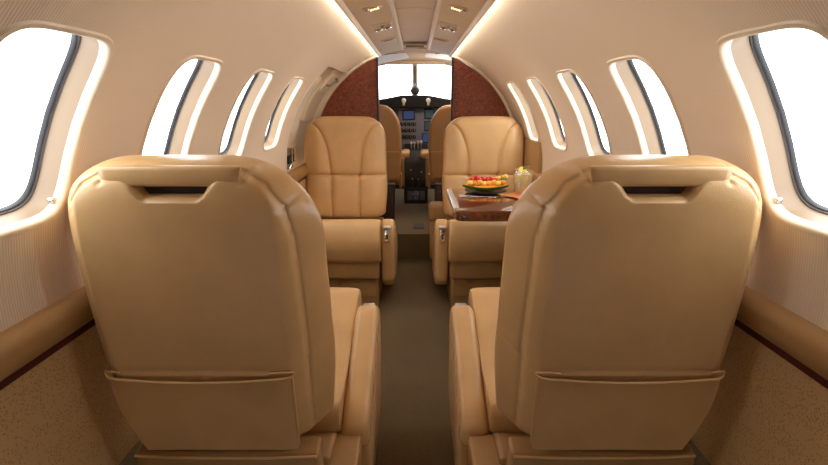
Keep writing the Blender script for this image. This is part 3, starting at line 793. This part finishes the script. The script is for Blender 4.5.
# small padded stool between the right front seat and the partition
st = empty('cushioned_stool', (.205, 3.44, 0), 'low tan leather cushion box by the aisle, before the right partition', 'stool')
link('cushion', boxes(((0, 0, .34), (.22, .13, .13), .035, None, 5)), 'leather_dark', st)
link('box_base', boxes(((0.0, 0, .14), (.20, .135, .27), .01)), 'leather_dark', st)

# ------------------------------------------------------------------ crew seats
def crew_seat(s):
    rt = empty('crew_seat', (s*.335, 4.40, .13), 'tan leather crew seat %s of the pedestal in the cockpit' % ('left' if s < 0 else 'right'), 'seat', 'cockpit crew seats')
    pr = rounded([(-.20, .30), (-.225, .55), (-.215, .80), (-.12, .93), (.12, .93), (.215, .80), (.225, .55), (.20, .30)], [.02, .1, .12, .09, .09, .12, .1, .02], 8)
    bm = prism(pr, -.215, -.115, bev=.028, axis=1, seg=5); link('backrest', bm, 'leather_dark', rt)
    link('back_seam', tubes([(-.21, -.2165, .55), (0, -.2175, .555), (.21, -.2165, .55)], .003, seg=6), 'leather', rt)
    pr = rounded([(-.14, .26), (-.14, .37), (.26, .40), (.30, .33), (.28, .26)], .03); link('seat_cushion', prism(pr, -.21, .21, bev=.02), 'leather_dark', rt)
    link('seat_base', boxes(((0, .05, .13), (.30, .36, .26), .01)), 'darkgrey', rt)
    link('armrest', boxes(((-s*.245, .17, .50), (.085, .34, .055), .02)), 'leather', rt)
    link('armrest_support', boxes(((-s*.226, -.02, .36), (.03, .05, .25), .006)), 'leather_dark', rt)
    link('side_shell', boxes(((-s*.212, -.03, .30), (.02, .30, .12), .008)), 'leather_dark', rt)
    return rt
crew_seat(-1); crew_seat(1)

# ------------------------------------------------------------------ table and what stands on it
TZ = .655
tb = empty('folding_table', (.70, 2.25, TZ), 'glossy red burl table folded out from the right sidewall', 'table')
tp = rounded([(-.535, .27), (-.535, -.27), (.0, -.27), (.0, .27)], [.025, .045, .0, .0], 8)
link('tabletop', prism(tp, -.046, 0, bev=.006, axis=2, seg=3), 'table', tb)
link('edge_strip', prism(rounded([(-.536, .245), (-.541, .235), (-.541, -.215), (-.536, -.225), (-.516, -.225), (-.516, .245)], .003), -.020, .0025, bev=.001, axis=2), 'satin', tb)
link('support_bracket', prism([(-.30, -.05), (-.001, -.05), (-.001, -.28), (-.03, -.28)], -.012, .012, axis=1), 'greymetal', tb)
tbz = TZ
# plate with fruit
pl_c = Vector((.343, 2.405, tbz+.001))
pt = tag(link('serving_plate', lathe([(0, 0), (.062, 0), (.07, .004), (.100, .009), (.102, .011), (.098, .0115), (.07, .007), (0, .006)], 40), 'plate', loc=pl_c), 'black glossy plate under the melon boat', 'plate')
mb = empty('melon_boat', pl_c+Vector((0, 0, .0075)), 'melon slice with green rind filled with cut fruit', 'fruit')
bm = bmesh.new(); NX, NT = 28, 12; rows = []
for i in range(NX+1):
    u = -1+2*i/NX; x = u*.112; w = .045*(max(0, 1-u*u))**.5+.001; zc_ = .010*u*u
    rows.append([bm.verts.new((x, w*cos(pi+pi*k/NT), zc_+.020+.020*sin(pi+pi*k/NT)*(1-.55*u*u))) for k in range(NT+1)])
for A, B in zip(rows, rows[1:]):
    for k in range(NT): bm.faces.new((A[k], A[k+1], B[k+1], B[k]))
    bm.faces.new((A[0], B[0], B[NT], A[NT]))
bm.faces.new(rows[0]); bm.faces.new(rows[-1][::-1])
link('rind', bm, 'rind', mb)
bm = bmesh.new(); rows = []
for i in range(NX+1):
    u = -1+2*i/NX; x = u*.106; w = .043*(max(0, 1-u*u))**.5+.001; zz = .010*u*u+.022
    rows.append([bm.verts.new((x, w*cos(pi*k/8), zz+.012*sin(pi*k/8)*(1-u*u))) for k in range(9)])
for A, B in zip(rows, rows[1:]):
    for k in range(8): bm.faces.new((A[k], A[k+1], B[k+1], B[k]))
link('flesh', bm, 'melon', mb)
def chunk(name, c, s, m, lab, cat, grp):
    rt = Vector(c)
    bm = bmesh.new(); r = bmesh.ops.create_icosphere(bm, subdivisions=2, radius=1)
    rng = random.Random(int(c[0]*1e4)+int(c[1]*1e3)+int(c[2]*1e4))
    for v in bm.verts: v.co = Vector([math.copysign(abs(q)**.7, q) for q in v.co])*(1+rng.uniform(-.08, .08)); v.co = Vector((v.co.x*s[0], v.co.y*s[1], v.co.z*s[2]))
    bmesh.ops.rotate(bm, verts=bm.verts[:], cent=(0, 0, 0), matrix=Matrix.Rotation(rng.uniform(-.6, .6), 3, 'Y') @ Matrix.Rotation(rng.uniform(0, 3), 3, 'Z'))
    return tag(link(name, bm, m, loc=rt), lab, cat, grp)
base = pl_c+Vector((0, 0, .0075))
for i in range(8):
    x = -.080+.0225*i; z = .034+.009*(x/.11)**2+.004*((i*7) % 3)/2
    chunk('melon_chunk', base+Vector((x, -.026+.004*(i % 2), z+.004)), (.0155, .014, .012), 'melon' if i % 3 else 'pineapple', 'orange and yellow melon chunk along the near edge of the melon boat', 'fruit', 'melon chunks along the near edge')
for i in range(7):
    x = -.068+.0185*i; z = .052+.006*(x/.11)**2+.004*((i*5) % 3)/2+.003*(i % 2)
    chunk('red_fruit_piece', base+Vector((x, .0+.006*(i % 2), z+.002)), (.0150, .012, .009), 'berry', 'red fruit piece heaped along the top of the melon boat', 'fruit', 'red fruit pieces on top')
for i in range(4):
    x = .050+.016*i; z = .054+.004*i
    chunk('pineapple_chunk', base+Vector((x, .020, z)), (.011, .011, .011), 'pineapple' if i % 2 else 'melon', 'yellow fruit chunk at the raised right end of the melon boat', 'fruit', 'yellow chunks at the right end')
for i in range(5):
    x = -.06+.024*i
    chunk('pineapple_chunk', base+Vector((x, .026, .050)), (.012, .011, .012), 'pineapple', 'yellow fruit chunk behind the red fruit in the melon boat', 'fruit', 'yellow chunks behind the red fruit')
bm = bmesh.new()
for k in range(5):
    a = k*1.25; tube(bm, [Vector((.082, -.015, .052)), Vector((.082+.012*cos(a), -.015+.012*sin(a), .062)), Vector((.082+.02*cos(a), -.015+.02*sin(a), .056))], [.003, .006, .001], seg=6)
link('mint_leaf', bm, 'mint', mb)
# napkin
bm = bmesh.new(); N = 14; G = []
for i in range(N+1):
    row = []
    for j in range(N+1):
        x = -.075+.15*i/N; y = -.07+.14*j/N; row.append((x, y, .005+.0012*sin(x*60)+.001*cos(y*70)))
    G.append(row)
T = [[bm.verts.new(p) for p in r] for r in G]; Bm = [[bm.verts.new((p[0], p[1], p[2]-.0022)) for p in r] for r in G]
for i in range(N):
    for j in range(N):
        bm.faces.new((T[i][j], T[i+1][j], T[i+1][j+1], T[i][j+1])); bm.faces.new((Bm[i][j], Bm[i][j+1], Bm[i+1][j+1], Bm[i+1][j]))
for i in range(N):
    for (a, b) in (((i, 0), (i+1, 0)), ((i+1, N), (i, N)), ((0, i+1), (0, i)), ((N, i), (N, i+1))):
        bm.faces.new((T[a[0]][a[1]], Bm[a[0]][a[1]], Bm[b[0]][b[1]], T[b[0]][b[1]]))
nk = tag(link('paper_napkin', bm, 'napkin', loc=(.500, 2.30, tbz+.0005)), 'folded orange napkin under the glass tumbler', 'napkin'); nk.rotation_euler.z = radians(38)
# cutlery
def cutlery(name, loc, rz, kind, lab):
    bm = bmesh.new()
    hp = [(0, 0, .002), (.02, 0, .003), (.06, 0, .0035), (.10, 0, .006), (.125, 0, .0045)]
    rt = empty(name, loc, lab, 'cutlery'); rt.rotation_euler.z = rz
    bm = prism([(x, w) for x, w in ((-.005, -.005), (.03, -.0045), (.10, -.0022), (.112, -.002))]+[(x, w) for x, w in ((.112, .002), (.10, .0022), (.03, .0045), (-.005, .005))], .0005, .0032, bev=.0008, axis=2, seg=2)
    link('handle', bm, 'chrome', rt)
    if kind == 'fork':
        b = boxes(((.125, 0, .003), (.030, .018, .002), .0008)); link('fork_head', b, 'chrome', rt)
        for k in range(4): link('tine', boxes(((.155, -.0072+.0048*k, .0035), (.036, .0022, .0016), .0005)), 'chrome', rt)
    else:
        link('blade', prism(rounded([(.108, -.004), (.20, -.006), (.215, .002), (.205, .007), (.108, .004)], .004), .001, .0022, axis=2), 'chrome', rt)
    return rt
cutlery('fork', (.212, 2.325, tbz+.0003), radians(-24), 'fork', 'silver fork lying crosswise on the table before the plate')
cutlery('knife', (.215, 2.275, tbz+.0003), radians(4), 'knife', 'silver knife lying on the table nearest the front edge')
# tumbler of lemonade
gx = Vector((.508, 2.34, tbz+.005))
gl = empty('glass_tumbler', gx, 'clear glass tumbler of iced drink with lemon on the table', 'glass')
link('glass_wall', lathe([(0, 0), (.033, 0), (.036, .004), (.043, .060), (.0465, .112), (.0455, .1135), (.0440, .112), (.0405, .060), (.034, .012), (0, .010)], 40), 'glass', gl)
dk = tag(link('lemonade', lathe([(0, .0108), (.0335, .0125), (.0400, .060), (.0425, .092), (0, .092)], 40), 'drink', loc=gx), 'pale yellow drink filling the glass tumbler', 'drink')
for k, (x, y, z, r) in enumerate(((-.015, -.012, .090, .3), (.014, -.010, .094, .9), (.0, .016, .092, .5), (-.018, .012, .066, 1.2), (.016, .010, .062, .2), (.0, -.018, .060, .7))):
    o = tag(link('ice_cube', boxes(((0, 0, 0), (.023, .023, .022), .004)), 'ice', loc=gx+Vector((x, y, z))), 'clear ice cube floating in the glass tumbler', 'ice cube', 'ice cubes in the tumbler'); o.rotation_euler = (r, r*.7, r*2)
bm = lathe([(0, -.0025), (.021, -.0025), (.0225, 0), (.021, .0025), (0, .0025)], 28)
ls = tag(link('lemon_slice', bm, 'lemon', loc=gx+Vector((-.004, -.006, .108))), 'yellow lemon slice resting on the ice in the tumbler', 'lemon'); ls.rotation_euler = (radians(62), 0, radians(20))
bm = bmesh.new()
tube(bm, [(0, 0, 0), (.01, 0, .01), (.026, 0, .020), (.040, 0, .022)], [.002, .006, .005, .0008], seg=8)
tube(bm, [(0, 0, 0), (-.006, .004, .010), (-.016, .008, .014)], [.002, .005, .0008], seg=8)
for v in bm.verts: v.co.z = v.co.z*.8
tag(link('mint_sprig', bm, 'mint', loc=gx+Vector((-.008, 0, .112))), 'green mint sprig on top of the iced drink', 'garnish')

# ------------------------------------------------------------------ aft wall, outer hull
struct(link('wall_back', prism(arc_pts(1, R+.04, radians(-75), radians(90))+arc_pts(-1, R+.04, radians(90), radians(-75)), YA-.03, YA, axis=1), 'shell', smooth=False))

# ------------------------------------------------------------------ light
w = bpy.data.worlds.new('World'); S.world = w; w.use_nodes = True; nt = w.node_tree; nt.nodes.clear()
o = nt.nodes.new('ShaderNodeOutputWorld'); bg = nt.nodes.new('ShaderNodeBackground'); tc = nt.nodes.new('ShaderNodeTexCoord'); sp = nt.nodes.new('ShaderNodeSeparateXYZ'); rp = nt.nodes.new('ShaderNodeValToRGB')
rp.color_ramp.elements[0].position = .35; rp.color_ramp.elements[0].color = (.80, .84, .88, 1); rp.color_ramp.elements[1].position = .62; rp.color_ramp.elements[1].color = (.96, .985, 1.0, 1)
mr = nt.nodes.new('ShaderNodeMapRange'); mr.inputs[1].default_value = -1; mr.inputs[2].default_value = 1
nt.links.new(tc.outputs['Generated'], sp.inputs[0]); nt.links.new(sp.outputs['Z'], mr.inputs[0]); nt.links.new(mr.outputs[0], rp.inputs[0])
nt.links.new(rp.outputs[0], bg.inputs[0]); bg.inputs[1].default_value = 6.0; nt.links.new(bg.outputs[0], o.inputs[0])

def spot(loc, tgt, e, size, blend, col=(1, .86, .66), rad=.02, name='reading_spot'):
    l = bpy.data.lights.new(name, 'SPOT'); l.energy = e; l.spot_size = radians(size); l.spot_blend = blend; l.color = col; l.shadow_soft_size = rad
    o = bpy.data.objects.new(name, l); COL.objects.link(o); o.location = loc
    o.rotation_euler = (Vector(tgt)-Vector(loc)).to_track_quat('-Z', 'Y').to_euler()
for x, y, ty in ((-.16, 1.98, 2.9), (.16, 1.98, 2.9)):
    spot((x*.97, y, zc(x, R-.03)), (x*2.6, ty, .5), 5, 95, .8)

# ------------------------------------------------------------------ camera and view
cam = bpy.data.cameras.new('Camera'); co = bpy.data.objects.new('Camera', cam); COL.objects.link(co); S.camera = co
cam.sensor_width = 36; cam.lens = 500/828*36; cam.clip_start = .01; cam.shift_x = -.0012
co.location = (0, 0, EYE); co.rotation_euler = (radians(90-14.6), 0, radians(.0))
S.view_settings.view_transform = 'Standard'; S.view_settings.look = 'None'; S.view_settings.gamma = 1; S.view_settings.use_curve_mapping = False
S.view_settings.exposure = .25
S.cycles.use_denoising = True; S.cycles.max_bounces = 10; S.cycles.diffuse_bounces = 7; S.cycles.transparent_max_bounces = 12
S.cycles.sample_clamp_indirect = 6
# fill lamp with an invented fixture, added to brighten the cockpit
dl = empty('cockpit_fill_lamp', (.38, 4.2, CZ+.68), 'added round fill lamp brightening the cockpit, hidden behind the partition', 'lamp')
link('fill_lamp_housing', lathe([(0, 0), (.05, 0), (.048, -.012), (.04, -.016), (0, -.016)], 24), 'ivory', dl)
link('fill_lamp_lens', lathe([(.038, -.0165), (.03, -.022), (0, -.024)], 24), 'lamp', dl)
pl_ = bpy.data.lights.new('cockpit_fill_light', 'POINT'); pl_.energy = 6; pl_.color = (1, .92, .82); pl_.shadow_soft_size = .03  # added fill light for the dim cockpit
po = bpy.data.objects.new('cockpit_fill_light', pl_); COL.objects.link(po); po.location = (.38, 4.2, CZ+.60)
